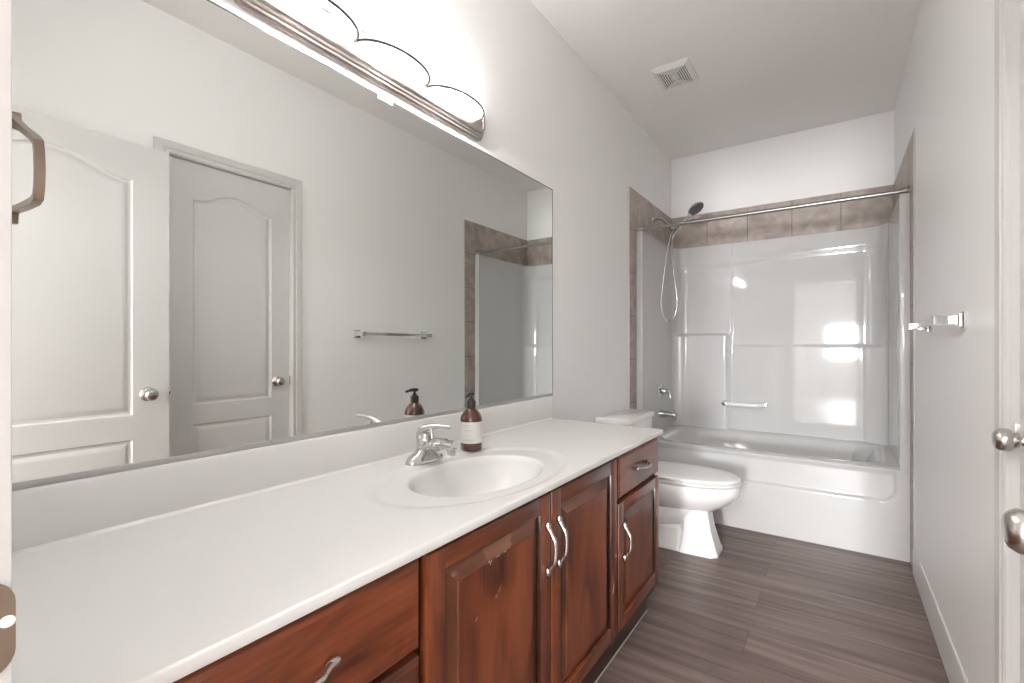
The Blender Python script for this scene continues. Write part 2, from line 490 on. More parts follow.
def moulded_face(bm, x, d, Y0, Y1, Z1, panels):
    """one face of a slab: flat field with pressed panels; d = direction of the face (+1/-1 in x)"""
    t = bmesh.new()
    prof = [(0.0, 0.0), (0.007, -0.007), (0.016, -0.008), (0.030, -0.001), (0.040, 0.0)]
    outer = [t.verts.new((x, y, z)) for y, z in ((Y0, 0.012), (Y1, 0.012), (Y1, Z1), (Y0, Z1))]
    edges = [t.edges.new((outer[i], outer[(i + 1) % 4])) for i in range(4)]
    for (y0, y1, z0, z1, rise) in panels:
        prev = None
        for ins, dep in prof:
            r = [t.verts.new((x + d * dep, y, z)) for y, z in panel_ring(y0, y1, z0, z1, rise, ins)]
            n = len(r)
            if prev is None:
                edges += [t.edges.new((r[i], r[(i + 1) % n])) for i in range(n)]
            else:
                for i in range(n):
                    t.faces.new((prev[i], prev[(i + 1) % n], r[(i + 1) % n], r[i]))
            prev = r
        t.faces.new(prev)
    bmesh.ops.triangle_fill(t, edges=edges, use_beauty=True, use_dissolve=False)
    merge(bm, t)

def door_slab(x0, x1, Y0, Y1, Z1, panels):
    bm = bmesh.new()
    moulded_face(bm, x0, -1, Y0, Y1, Z1, panels)
    moulded_face(bm, x1, 1, Y0, Y1, Z1, panels)
    for pts in (((x0, Y0, .012), (x1, Y0, .012), (x1, Y0, Z1), (x0, Y0, Z1)), ((x0, Y1, .012), (x1, Y1, .012), (x1, Y1, Z1), (x0, Y1, Z1)),
                ((x0, Y0, .012), (x1, Y0, .012), (x1, Y1, .012), (x0, Y1, .012)), ((x0, Y0, Z1), (x1, Y0, Z1), (x1, Y1, Z1), (x0, Y1, Z1))):
        poly3(bm, pts)
    return bm

def knob(parent, x, y, z, d, s=1.0):
    """round knob on a rose; d is the direction it sticks out along x"""
    pr_ = [(0, 0), (.032, 0), (.032, .003), (.029, .007), (.016, .010), (.0115, .014), (.011, .022), (.013, .026), (.022, .031), (.0268, .038), (.0275, .045), (.0258, .054), (.021, .061), (.016, .0635), (0, .0645)]
    k = obj('knob', lathe(bmesh.new(), [(r * s, h * s) for r, h in pr_], (x, y, z), (d, 0, 0), 36), M['nickel'], parent, sharp=50)
    return k

# closet door (latch side towards the tub)
pan = [(1.026, 1.428, 0.857, 1.905, 0.060), (1.026, 1.428, 0.235, 0.757, 0.0)]
door2 = struct(obj('door_2', door_slab(W + .014, W + .049, 0.9185, 1.5365, 2.092, pan), M['door'], sharp=22))
knob(door2, W + .014, 1.458, 0.952, -1, 0.92)
obj('latch_plate', BOX(W + .006, W + .030, 1.5368, 1.5384, .925, .980, bev=.0005), M['nickel'], door2)
# entry door, standing open against the right wall
NX = 1.410
pan = [(0.215, 0.745, 0.849, 1.900, 0.070), (0.215, 0.745, 0.225, 0.740, 0.0)]
door1 = struct(obj('door_1', door_slab(NX, NX + .035, 0.074, 0.883, 2.066, pan), M['door'], sharp=22))
knob(door1, NX, 0.800, 0.938, -1)
b = BOX(NX + .006, NX + .029, .8825, .8842, .910, .966, bev=.0005); box(b, NX + .011, NX + .024, .884, .893, .930, .946, bev=.002)
obj('latch', b, M['nickel'], door1)
for hz in (0.25, 1.05, 1.85):
    b = bmesh.new(); tube(b, [(NX + .040, .068, hz - .045), (NX + .040, .068, hz + .045)], .006)
    obj('hinge', b, M['nickel'], door1)

# ---------------------------------------------------------------- tile round the alcove
def tiles(name, rects, plane):
    """rects in wall coords; plane(u, v, out) -> point; tiles with worn edges on a grout bed"""
    bm = bmesh.new()
    for (u0, u1, v0, v1) in rects:
        g = .0022; e = .0010; T = .0046
        r = [[plane(u, v, o) for u, v in ((u0 + g + i, v0 + g + i), (u1 - g - i, v0 + g + i), (u1 - g - i, v1 - g - i), (u0 + g + i, v1 - g - i))] for i, o in ((0, 0.0005), (0, T - e), (e, T))]
        loft(bm, r, mi=0)
        p = [plane(u, v, .0030) for u, v in ((u0, v0), (u1, v0), (u1, v1), (u0, v1))]
        q = [plane(u, v, .0004) for u, v in ((u0, v0), (u1, v0), (u1, v1), (u0, v1))]
        loft(bm, [q, p], mi=1)
    return struct(obj(name, bm, [M['tile'], M['grout']], smooth=False))
TZ = 2.267; S = 0.305
def side_rects():
    R = []
    z = ZT
    while z > 0.01:
        R.append((TILE_Y, YT + .008, max(z - S, 0.0), z)); z -= S
    R.append((TILE_Y, YT + .008, ZT, TZ))
    y = YT + .008
    while y < YB - .01:
        R.append((y, min(y + S, YB), ZT, TZ)); y += S
    return R
SR = side_rects()
t_left = tiles('trim_5', SR, lambda u, v, o: (o, u, v))
t_right = tiles('trim_6', SR, lambda u, v, o: (W - o, u, v))
RB = []
x = -0.009
while x < W - .01:
    RB.append((max(x, 0.005), min(x + S, W - .005), ZT, TZ)); x += S
t_back = tiles('trim_7', RB, lambda u, v, o: (u, YB - o, v))
for t_, x0, x1 in ((t_left, 0.0005, .0060), (t_right, W - .0060, W - .0005)):
    obj('edge_strip', BOX(x0, x1, TILE_Y - .010, TILE_Y - .001, 0.0, TZ + .001, bev=.001), M['trim'], t_, label='white edge strip')

# ---------------------------------------------------------------- tub and surround, one moulded unit
tub = thing('bathtub', 'glossy white one-piece bathtub with tall moulded surround in tiled alcove', 'bathtub', (W / 2, YT, 0))
XI0, XI1, YI = 0.045, 1.466, 4.088
def apron_pt(u, v):
    x = .002 + u * (W - .004); z = v * 0.482
    # recessed band under the rim with a rounded lower right corner
    cxr, czr, rad = 1.450, 0.302, 0.075
    def inside(x, z):
        dx = x - (cxr - rad); dz = (czr + rad) - z
        if dx > 0 and dz > 0: return rad - math.hypot(dx, dz)
        return min(cxr - x, z - czr, x + .5)
    s = ss(-.004, .012, inside(x, z))
    y = YT - 0.008 + 0.024 * s
    y += -0.012 * ss(.445, .480, z) * s
    y -= 0.002 * ss(.10, 0, z)
    return (x, y, z)
b = grid(bmesh.new(), 240, 120, apron_pt)
grid(b, 240, 10, lambda u, v: (lambda x, y0: (x, y0 + (0.03) * math.sin(v * PI / 2) * 1.0, .482 + .010 * math.sin(v * PI / 2)) )(apron_pt(u, 1)[0], apron_pt(u, 1)[1]))
obj('apron', b, M['acrylic'], tub, sharp=60)
# tub basin
def basin_pt(u, v):
    x = XI0 + u * (XI1 - XI0); y = YT + .028 + v * (YI + .02 - YT - .028)
    bx0, bx1, by0, by1, R = 0.115, 1.40, 3.36, 4.030, 0.16
    dx = max(bx0 + R - x, 0, x - (bx1 - R)); dy = max(by0 + R - y, 0, y - (by1 - R))
    d = R - math.hypot(dx, dy)
    z = .492 - .012 * ss(-.03, .02, d) - .33 * ss(.0, .17, d)
    return (x, y, z)
obj('basin', grid(bmesh.new(), 120, 80, basin_pt), M['acrylic'], tub, sharp=60)
# wall panel: U-shaped sweep with rounded corners and moulded relief
path = []
RC = 0.12
n_ = 34
for k in range(n_ + 1): path.append((XI0, YT + (YI - RC - YT) * k / n_, 1, 0))
for k in range(1, 13):
    a = PI - (PI / 2) * k / 13
    path.append((XI0 + RC + RC * math.cos(a), YI - RC + RC * math.sin(a), -math.cos(a), -math.sin(a)))
xs = []
x = XI0 + RC
while x < XI1 - RC: xs.append(x); x += .008
for x in xs + [XI1 - RC]: path.append((x, YI, 0, -1))
for k in range(1, 13):
    a = PI / 2 - (PI / 2) * k / 13
    path.append((XI1 - RC + RC * math.cos(a), YI - RC + RC * math.sin(a), -math.cos(a), -math.sin(a)))
for k in range(n_ + 1): path.append((XI1, YI - RC - (YI - RC - YT) * k / n_, -1, 0))
def relief(x, y, z, ny=-1):
    o = 0.0
    if ny > -.2: return 0.0
    back = ss(.2, .9, -ny)
    # lower left shelf block, its slanted right flank
    o += 0.042 * ss(0.500, 0.445, x) * ss(1.262, 1.240, z) * ss(.2, .9, -ny)
    # upper left panel edge
    o += 0.010 * ss(0.502, 0.490, x) * ss(1.244, 1.256, z) * back
    # ledge across the right part
    o += 0.012 * ss(1.176, 1.142, z) * ss(0.498, 0.510, x) * back
    # sunk panel low on the right
    o -= 0.007 * ss(1.318, 1.334, x) * ss(1.35, 1.20, z) * 0 
    o += 0.012 * ss(1.338, 1.352, x) * ss(1.166, 1.15, z) * back
    # raised band along the top, dipping towards the left
    zt = 1.800 + 0.045 * ss(0.15, 1.3, x)
    o += 0.010 * ss(zt - .012, zt + .012, z) * back
    return o
zs = sorted(set([.480 + i * (ZT - .480) / 90 for i in range(91)] + [1.240 + .004 * i for i in range(6)] + [1.138 + .004 * i for i in range(11)] ))
b = bmesh.new()
loft(b, [[(px + nx * relief(px, py, z, ny), py + ny * relief(px, py, z, ny), z) for (px, py, nx, ny) in path] for z in zs], closed=False, cap=False)
# top lip back to the wall, and the two front flanges
lip = []
for (px, py, nx, ny) in path:
    ex = .003 if nx > .5 else (W - .003 if nx < -.5 else px); ey = YB - .002 if ny < -.3 else py
    if abs(nx) > .3 and ny < -.05: ex = .003 if nx > 0 else W - .003; ey = min(YB - .002, py + .04)
    lip.append((ex, ey, ZT))
loft(b, [[(p[0] + p[2] * relief(p[0], p[1], ZT, p[3]), p[1] + p[3] * relief(p[0], p[1], ZT, p[3]), ZT) for p in path], lip], closed=False, cap=False)
obj('wall_panel', b, M['acrylic'], tub, sharp=60)
for x0, x1 in ((.003, XI0 + .003), (XI1 - .003, W - .003)):
    obj('flange', BOX(x0, x1, YT - .009, YT + .012, .470, ZT, bev=.004), M['acrylic'], tub)
obj('overflow_plate', lathe(bmesh.new(), [(0, 0), (.036, 0), (.036, .004), (.030, .009), (0, .011)], (.128, 3.70, .405), (1, 0, .25), 28), M['chrome'], tub, label='chrome overflow plate')

# grab bar on the back of the surround
gb = thing('grab_bar', 'short clear grab bar with chrome ends on back of tub surround', 'grab bar', (.59, YI - .05, .70))
b = bmesh.new(); tube(b, smooth_path([(.455, YI - .052, .700), (.50, YI - .068, .698), (.585, YI - .072, .697), (.68, YI - .068, .698), (.722, YI - .030, .700)], 6), .0165)
obj('bar', b, M['clear_bar'], gb)
for xx, oy in ((.448, .042), (.728, .0)):
    obj('end_cap', lathe(bmesh.new(), [(0, 0), (.022, 0), (.023, .006), (.021, .024), (.017, .036), (0, .038)], (xx, YI - oy + .002, .700), (0, -1, 0), 20), M['chrome'], gb, label='chrome end cap')

# shower rod
rod = thing('shower_rod', 'straight steel shower rod spanning alcove just above tub surround', 'shower rod', (W / 2, 3.300, 2.008))
b = bmesh.new(); tube(b, [(.02, 3.300, 2.000), (W - .02, 3.300, 2.000)], .0125, 18)
obj('rail', b, M['rod'], rod)
for x0, d in ((.0048, 1), (W - .0048, -1)):
    obj('end_flange', lathe(bmesh.new(), [(0, 0), (.026, 0), (.026, .004), (.019, .012), (.0155, .035), (0, .035)], (x0, 3.300, 2.000), (d, 0, 0), 24), M['rod'], rod)

# hand shower on its arm
SY = 3.63
sh = thing('hand_shower', 'chrome hand shower with looping hose on arm over the tub', 'shower', (.0048, SY, 2.13))
obj('escutcheon', lathe(bmesh.new(), [(0, 0), (.032, 0), (.031, .004), (.020, .010), (.011, .013), (0, .013)], (.0048, SY, 2.135), (1, 0, 0), 28), M['chrome'], sh)
b = bmesh.new(); tube(b, smooth_path([(.012, SY, 2.135), (.05, SY, 2.145), (.085, SY, 2.130), (.125, SY, 2.082), (.145, SY, 2.060)], 6), .0095)
obj('arm', b, M['chrome'], sh)
b = bmesh.new(); tube(b, [(.140, SY, 2.066), (.152, SY, 2.048), (.160, SY, 2.030)], [.013, .017, .014]); tube(b, [(.150, SY, 2.050), (.180, SY - .01, 2.036)], [.013, .016])
obj('holder', b, M['chrome'], sh)
hd = Vector((.62, -.10, .60)).normalized()
h0 = Vector((.166, SY - .012, 2.008)); h1 = h0 + hd * .185
b = bmesh.new(); tube(b, [h0, h0 + hd * .02, h0 + hd * .06, h0 + hd * .12, h1], [.009, .012, .0135, .0125, .016])
obj('handle', b, M['chrome'], sh)
nrm = Vector((.55, -.22, -.80)).normalized()
hc = h1 + hd * .050
hb = obj('head', lathe(bmesh.new(), [(0, -.026), (.024, -.023), (.050, -.011), (.060, 0), (.060, .006), (.056, .009), (0, .009)], hc, nrm, 32), M['chrome'], sh)
b = lathe(bmesh.new(), [(0, .0088), (.054, .0088), (.053, .012), (0, .0125)], hc, nrm, 32)
u_ = nrm.orthogonal().normalized(); v_ = nrm.cross(u_)
for rr, cnt in ((.014, 6), (.029, 12), (.044, 18)):
    for k in range(cnt):
        p = hc + (u_ * math.cos(2*PI*k/cnt) + v_ * math.sin(2*PI*k/cnt)) * rr
        lathe(b, [(.002, .011), (.0017, .0145), (0, .0148)], p, nrm, 6)
obj('spray_face', b, M['grey_rubber'], hb, label='dark grey spray face')
b = bmesh.new()
tube(b, smooth_path([(.152, SY, 2.040), (.128, SY, 1.96), (.105, SY, 1.84), (.078, SY, 1.62), (.066, SY, 1.48), (.085, SY, 1.385), (.128, SY, 1.345), (.172, SY, 1.39), (.188, SY, 1.50), (.172, SY - .01, 1.66), (.155, SY - .01, 1.82), (.152, SY - .01, 1.95), (.166, SY - .012, 2.010)], 8), .0065, 12)
obj('hose', b, M['chrome'], sh)

# tub valve and spout
PX = XI0 + .001
tv = thing('shower_valve', 'chrome tub valve with drooping lever above the spout', 'valve', (PX, 3.68, .80))
obj('escutcheon', lathe(bmesh.new(), [(0, 0), (.070, 0), (.070, .003), (.060, .008), (.030, .014), (0, .015)], (PX, 3.68, .805), (1, 0, 0), 36, 1.0, 0.95), M['chrome'], tv)
b = lathe(bmesh.new(), [(.026, .010), (.026, .035), (.022, .046), (0, .050)], (PX, 3.68, .805), (1, 0, 0), 24)
tube(b, smooth_path([(PX + .04, 3.68, .815), (PX + .062, 3.66, .812), (PX + .082, 3.645, .79), (PX + .088, 3.640, .755)], 5), [.012] * 8 + [.010] * 8)
obj('lever', b, M['chrome'], tv)
ts = thing('tub_spout', 'chrome tub filler spout below the lever valve', 'tub spout', (PX, 3.68, .63))
b = bmesh.new()
tube(b, [(PX - .002, 3.68, .625), (PX + .012, 3.68, .625), (PX + .05, 3.68, .624), (PX + .10, 3.68, .621), (PX + .118, 3.68, .618), (PX + .128, 3.68, .612)], [.030, .030, .026, .024, .024, .017], 22)
lathe(b, [(.015, 0), (.015, .014), (.012, .016), (0, .016)], (PX + .108, 3.68, .602), (0, 0, -1), 18)
obj('body', b, M['chrome'], ts)
b = bmesh.new(); lathe(b, [(.004, 0), (.004, .012), (.008, .016), (.008, .022), (0, .024)], (PX + .108, 3.68, .640), (0, 0, 1), 14)
obj('diverter', b, M['chrome'], ts)

# ---------------------------------------------------------------- vanity cabinet
VX = 0.556; BX = 0.534
van = thing('vanity_cabinet', 'worn cherry wood vanity cabinet with raised-panel doors and nickel pulls', 'cabinet', (.28, 1.04, 0))
VY0, VY1 = YF + .006, CE - .004
b = BOX(.004, .016, VY0, VY1, .105, CT - .030)                       # back, floor, ends, partitions: open on top for the basin
box(b, .004, BX - .018, VY0, VY1, .105, .121)
box(b, .004, BX - .018, VY0, VY0 + .016, .105, CT - .022)
for yy in (.614, 1.545): box(b, .016, BX - .018, yy - .008, yy + .008, .121, CT - .030)
# face frame: stiles and rails
for ya_, yb_ in ((VY0, .112), (.594, .634), (1.528, 1.566), (1.990, VY1)): box(b, BX - .019, BX, ya_, yb_, .105, CT - .022, bev=.001)
for za_, zb_ in ((.105, .165), (.755, CT - .022)): box(b, BX - .018, BX - .0005, VY0, VY1, za_, zb_)
for za_, zb_ in ((.375, .395), (.588, .608)): box(b, BX - .018, BX - .0005, VY0, .6, za_, zb_)
box(b, BX - .018, BX - .0005, 1.55, VY1, .600, .622)
box(b, BX - .018, BX - .0005, 1.062, 1.10, .105, CT - .022)
# end panel runs down to the floor with a curved toe notch
out = [(.004, 0), (.500, 0), (.500, .060)] + [(.500 + .034 * (1 - math.cos(math.radians(a))), .060 + .062 * math.sin(math.radians(a))) for a in (20, 40, 60, 80, 90)] + [(BX, CT - .022), (.004, CT - .022)]
prism(b, out, 'y', VY1 - .018, VY1)
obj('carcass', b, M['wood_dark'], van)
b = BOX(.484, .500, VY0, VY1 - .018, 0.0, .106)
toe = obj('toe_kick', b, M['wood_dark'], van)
obj('caulk_line', BOX(.500, .5035, VY0, VY1, 0.0, .005, bev=.001), M['caulk'], toe, label='pale caulk line')

def pull(parent, p, q, lift=.028):
    """bow pull between two feet on the face x = VX"""
    P, Q = Vector(p), Vector(q); d = (Q - P); L = d.length; d.normalize(); X = Vector((1, 0, 0))
    b = bmesh.new()
    pts = [P + X * .008, P + X * .012 + d * .004, P + X * (lift * .75) + d * (L * .16), P + X * lift + d * (L * .27), P + X * (lift + .002) + d * (L * .5), P + X * lift + d * (L * .73), P + X * (lift * .75) + d * (L * .84), Q + X * .012 - d * .004, Q + X * .008]
    rr = [.0060, .0060, .0050, .0056, .0048, .0056, .0050, .0060, .0060]
    path_ = smooth_path(pts, 4)
    rads = []
    for i in range(len(path_)):
        t = i / 4; k = min(int(t), len(rr) - 2); f = t - k
        rads.append(rr[k] * (1 - f) + rr[k + 1] * f)
    tube(b, path_, rads, 14)
    for C_, s in ((P, -1), (Q, 1)):
        o = C_ + d * s * .003
        rings = []
        n = 16
        w = d.cross(X)
        for k in range(9):
            a = PI * k / 8
            r = math.sin(a); h = math.cos(a)
            rings.append([o + X * (.0075 + .0085 * max(r, .02) * math.sin(2*PI*j/n)) + w * (.0080 * max(r, .02) * math.cos(2*PI*j/n)) + d * (h * .0135) for j in range(n)])
        loft(b, rings)
    return obj('handle', b, M['nickel'], parent, sharp=60)

def drawer(y0, y1, z0, z1):
    b = bmesh.new()
    ins = [(0.0, BX + .0005), (0.0, VX - .007), (.003, VX - .0035), (.010, VX)]
    loft(b, [[(xx, y0 + i, z0 + i), (xx, y1 - i, z0 + i), (xx, y1 - i, z1 - i), (xx, y0 + i, z1 - i)] for xx, i in [(x_, i_) for i_, x_ in ins]][0:0] or
         [[(x_, y0 + i_, z0 + i_), (x_, y1 - i_, z0 + i_), (x_, y1 - i_, z1 - i_), (x_, y0 + i_, z1 - i_)] for i_, x_ in ins])
    return obj('drawer_front', b, M['wood_h'], van, sharp=20)

def cab_door(y0, y1, z0, z1, fs=.050, fr=.045):
    b = bmesh.new()
    # frame: two stiles, two rails; grain of stiles upright, of rails level
    def bar(ya, yb, za, zb, mi, inner):
        t = BOX(BX + .0005, VX, ya, yb, za, zb, bev=.0022, seg=2)
        bmesh.ops.recalc_face_normals(t, faces=t.faces)
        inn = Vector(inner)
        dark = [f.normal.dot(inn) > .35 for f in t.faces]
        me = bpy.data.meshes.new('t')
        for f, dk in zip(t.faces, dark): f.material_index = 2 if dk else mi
        t.to_mesh(me); t.free(); b.from_mesh(me); bpy.data.meshes.remove(me)
    bar(y0, y0 + fs, z0, z1, 0, (0, 1, 0)); bar(y1 - fs, y1, z0, z1, 0, (0, -1, 0))
    bar(y0 + fs - .0015, y1 - fs + .0015, z0, z0 + fr, 1, (0, 0, 0)); bar(y0 + fs - .0015, y1 - fs + .0015, z1 - fr, z1, 1, (0, 0, -1))
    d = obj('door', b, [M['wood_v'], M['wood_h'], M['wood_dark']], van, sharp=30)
    # raised panel: sunk edge, broad sloped bevel, flat field
    ya, yb, za, zb = y0 + fs - .004, y1 - fs + .004, z0 + fr - .004, z1 - fr + .004
    t = bmesh.new()
    prof = [(0, VX - .0115), (.007, VX - .0120), (.010, VX - .0110), (.040, VX - .0030), (.0415, VX - .0010)]
    R = [[t.verts.new(p) for p in ((x_, ya + i, za + i), (x_, yb - i, za + i), (x_, yb - i, zb - i), (x_, ya + i, zb - i))] for i, x_ in prof]
    for a_, c_ in zip(R, R[1:]):
        for i in range(4):
            f = t.faces.new((a_[i], a_[(i + 1) % 4], c_[(i + 1) % 4], c_[i]))
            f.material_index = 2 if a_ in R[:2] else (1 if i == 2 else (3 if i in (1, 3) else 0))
    t.faces.new(R[-1]).material_index = 0
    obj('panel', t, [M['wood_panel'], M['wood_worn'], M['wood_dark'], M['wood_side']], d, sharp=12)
    return d
D1 = cab_door(0.6225, 1.0765, .155, .767)
D2 = cab_door(1.0855, 1.5360, .155, .767)
D3 = cab_door(1.5550, 2.0020, .155, .603, .044, .042)
DR = drawer(1.5550, 2.0020, .618, .767)
pull(D1, (VX, 1.052, .572), (VX, 1.052, .684)); pull(D2, (VX, 1.112, .572), (VX, 1.112, .684))
pull(D3, (VX, 1.590, .408), (VX, 1.590, .516)); pull(DR, (VX, 1.728, .692), (VX, 1.842, .692))
for z0, z1 in ((.604, .767), (.392, .590), (.155, .378)):
    d = drawer(0.104, 0.6065, z0, z1)
    pull(d, (VX, .302, (z0 + z1) / 2 + .001), (VX, .416, (z0 + z1) / 2 + .001))
# scratches and chips in the varnish, with outlines of their own
def fleck(parent, y, z, ly, lz, mat, x=VX - .00085):
    b = bmesh.new(); n = 9
    pts = [(y + ly * math.cos(2*PI*k/n) * random.uniform(.55, 1.1) + lz * .35 * math.sin(2*PI*k/n), z + lz * math.sin(2*PI*k/n) * random.uniform(.6, 1.1)) for k in range(n)]
    prism(b, pts, 'x', x - .0001, x + .0002)
    return obj('scuff', b, mat, parent, smooth=False)
for (y, z, ly, lz) in ((.838, .598, .007, .004), (.850, .608, .003, .009), (.768, .580, .005, .005)):
    fleck(D1, y, z, ly, lz, M['scratch'])
for (y, z, ly, lz) in ((.812, .6845, .0035, .002), (.818, .681, .0015, .005), (.845, .6855, .010, .0007), (.872, .6858, .007, .0007)):
    fleck(D1, y, z, ly, lz, M['chip'], x=VX - .0009)
b = bmesh.new()
zb_ = .767 - .045 + .004
def bev_pt(y, t): return (VX - .0110 + .0080 * t + .0004, y, zb_ - .010 - .030 * t)
edge_a = [(.800, .02), (.796, .25), (.806, .45), (.803, .7), (.812, .98)]; edge_b = [(.893, .98), (.903, .75), (.896, .5), (.908, .3), (.902, .02)]
poly3(b, [bev_pt(y, t) for y, t in edge_a + edge_b])
obj('scuff', b, M['rubbed'], D1, smooth=False, label='rubbed pale patch on the panel edge')
for (y, z, ly, lz) in ((1.506, .330, .0035, .020),):
    fleck(D2, y, z, ly, lz, M['chip'], x=VX)
for (y, z, ly, lz) in ((1.42, .203, .004, .006), (1.36, .203, .004, .006)):
    fleck(D2, y, z, ly, lz, M['scratch'], x=VX - .001)

# ---------------------------------------------------------------- counter top with moulded basin
top = thing('vanity_countertop', 'long white cultured marble countertop with moulded oval sink', 'countertop', (.28, 1.04, CT - .02))
SX, SYC, SA, SB = .342, 1.046, .222, .150
def top_z(x, y):
    q = math.hypot((x - SX) / SB, (y - SYC) / SA)
    o = math.hypot((x - (SX - .005)) / .212, (y - SYC) / .350)
    z = CT - .0045 * ss(1.03, .90, o)
    if q < 1.06:
        z -= .012 * ss(1.06, .985, q) + .118 * (1 - min(q, 1.0) ** 2.6) ** 0.8 * (1 if q < 1 else 0)
    # cove up to the backsplash
    if x < .030: z += .006 * (1 - ss(.018, .030, x)) ** 2
    return z
b = bmesh.new()
nx, ny = 150, 420
yA = YF + .004
def top_pt(u, v):
    # finer mesh around the sink
    x = .018 + u * (CD - .006 - .018)
    y = yA + v * (CE - yA)
    return (x, y, top_z(x, y))
grid(b, nx, ny, top_pt)
# rounded front and end edges, underside
xf = CD - .006
edge = [(0.0, 0.0)] + [(.003 * math.sin(math.radians(a)) + .003 * a / 90, -.003 * (1 - math.cos(math.radians(a)))) for a in (30, 60, 90)] + [(.006, -.014), (.0045, -.0185), (0.0, -.020), (-.04, -.020)]
loft(b, [[(xf + dx, y, CT + dz) for dx, dz in edge] for y in (yA, CE)], closed=False, cap=False)
loft(b, [[(x_, CE - .0 + dx * .5, (top_z(x_, CE) if dz == 0 and dx == 0 else CT + dz)) for dx, dz in edge[:-1]] + [(x_, CE - .04, CT - .020)] for x_ in [.018 + i * (xf - .018) / 40 for i in range(41)]], closed=False, cap=False)
obj('slab', b, M['counter'], top, sharp=50)
b = bmesh.new()
prf = [(.0015, CT - .02), (.0195, CT - .02), (.0195, CT + .012), (.0180, CT + .098), (.0150, CT + .105), (.0110, CT + .107), (.0015, CT + .107)]
loft(b, [[(x_, y, z) for x_, z in prf] for y in (yA, CE + .012)])
obj('backsplash', b, M['counter'], top, sharp=40)
dr = lathe(bmesh.new(), [(0, .003), (.012, .003), (.014, .001), (.020, .0015), (.024, 0), (.024, -.002), (0, -.002)], (SX, SYC, CT - .1335), (0, 0, 1), 28)
obj('drain', dr, M['chrome'], top, label='chrome drain')

# faucet
FX, FY = .122, 1.045
fa = thing('faucet', 'chrome single-lever centerset faucet on white countertop beside the soap', 'faucet', (FX, FY, CT))
b = bmesh.new()
rings = []
for h, s, sxx in ((0, 1.0, 1.0), (.006, 1.0, 1.0), (.012, .97, .96), (.020, .86, .88), (.030, .62, .78), (.040, .40, .70), (.050, .31, .64)):
    rg = []
    for k in range(36):
        a = 2 * PI * k / 36
        cx_, sy_ = math.cos(a), math.sin(a)
        rg.append((FX + .031 * sxx * math.copysign(abs(cx_) ** .85, cx_), FY + .074 * s * math.copysign(abs(sy_) ** .85, sy_), CT - .003 + h))
    rings.append(rg)
loft(b, rings)
obj('base', b, M['chrome'], fa, sharp=50)
b = bmesh.new()
tube(b, smooth_path([(FX - .004, FY, CT + .030), (FX + .020, FY, CT + .046), (FX + .060, FY, CT + .057), (FX + .092, FY, CT + .060), (FX + .124, FY, CT + .058)], 5), [.027] * 5 + [.025] * 5 + [.0215] * 5 + [.0185] * 6, 20, flat=(1.0, .82))
lathe(b, [(.0145, 0), (.0145, .020), (.0125, .022), (0, .022)], (FX + .113, FY, CT + .052), (.1, 0, -1), 20)
obj('spout', b, M['chrome'], fa, sharp=50)
b = lathe(bmesh.new(), [(.0255, .028), (.0255, .062), (.0262, .064), (.0262, .068), (.024, .074), (.021, .082), (.012, .088), (0, .090)], (FX, FY, CT), (0, 0, 1), 28)
obj('cartridge_body', b, M['chrome'], fa)
b = bmesh.new()
P_ = smooth_path([(FX - .022, FY, CT + .066), (FX - .016, FY, CT + .090), (FX + .008, FY, CT + .103), (FX + .045, FY, CT + .111), (FX + .078, FY, CT + .113), (FX + .106, FY, CT + .114)], 5)
tube(b, P_, [.0175 - .0115 * min(1, i / 18) for i in range(len(P_))], 16, flat=(1.0, .42))
lv = obj('lever', b, M['chrome'], fa, sharp=60)
b = bmesh.new(); tube(b, [(FX + .030, FY, CT + .058), (FX + .030, FY, CT + .080), (FX + .026, FY, CT + .108)], [.006, .0045, .004], 10)
obj('lift_rod', b, M['chrome'], fa)

# soap bottle
BC = (.146, 1.242)
so = thing('soap_bottle', 'amber glass soap bottle with white label and black pump beside faucet', 'soap bottle', (BC[0], BC[1], CT))
bz = top_z(*BC)
R0 = .0378
prof = [(0, 0), (.031, 0), (.0345, .002), (R0, .007), (R0, .090), (R0, .108), (.0350, .117), (.0300, .127), (.0225, .136), (.0160, .142), (.0135, .146), (.0135, .150), (0, .150)]
obj('bottle', lathe(bmesh.new(), prof, (*BC, bz), (0, 0, 1), 40), M['amber'], so, sharp=50)
b = lathe(bmesh.new(), [(R0 + .0001, .028), (R0 + .0004, .0281), (R0 + .0004, .0999), (R0 + .0001, .100)], (*BC, bz), (0, 0, 1), 48)
lab = obj('label', b, M['label'], so, label='white paper label')
cang = math.atan2(CAM[1] - BC[1], CAM[0] - BC[0])
def ink(h, a0, a1, th, jag=1):
    b = bmesh.new(); n = 22
    for k in range(n):
        if jag and (k * 7 + int(h * 1000)) % 5 == 0: continue
        aa = [cang + a0 + (a1 - a0) * (k + q) / n for q in (0, .85)]
        r = R0 + .0007
        poly3(b, [(BC[0] + r * math.cos(aa[0]), BC[1] + r * math.sin(aa[0]), bz + h), (BC[0] + r * math.cos(aa[1]), BC[1] + r * math.sin(aa[1]), bz + h),
                  (BC[0] + r * math.cos(aa[1]), BC[1] + r * math.sin(aa[1]), bz + h + th), (BC[0] + r * math.cos(aa[0]), BC[1] + r * math.sin(aa[0]), bz + h + th)])
    return b
b = bmesh.new()
for h, a0, a1, th in ((.089, -.85, .15, .0020), (.085, -.85, -.2, .0016), (.071, -.85, .05, .0020), (.054, -.55, .0, .0014), (.040, -.85, .3, .0014), (.036, -.85, .1, .0012)):
    merge(b, ink(h, a0, a1, th))
obj('printing', b, M['ink'], lab, smooth=False, label='faint grey printed lines')
pz = bz + .150
b = lathe(bmesh.new(), [(.0145, -.006), (.0160, -.004), (.0160, .016), (.0140, .020), (.0085, .021), (.0085, .027), (.0048, .028), (.0048, .038), (0, .038)], (*BC, pz), (0, 0, 1), 28)
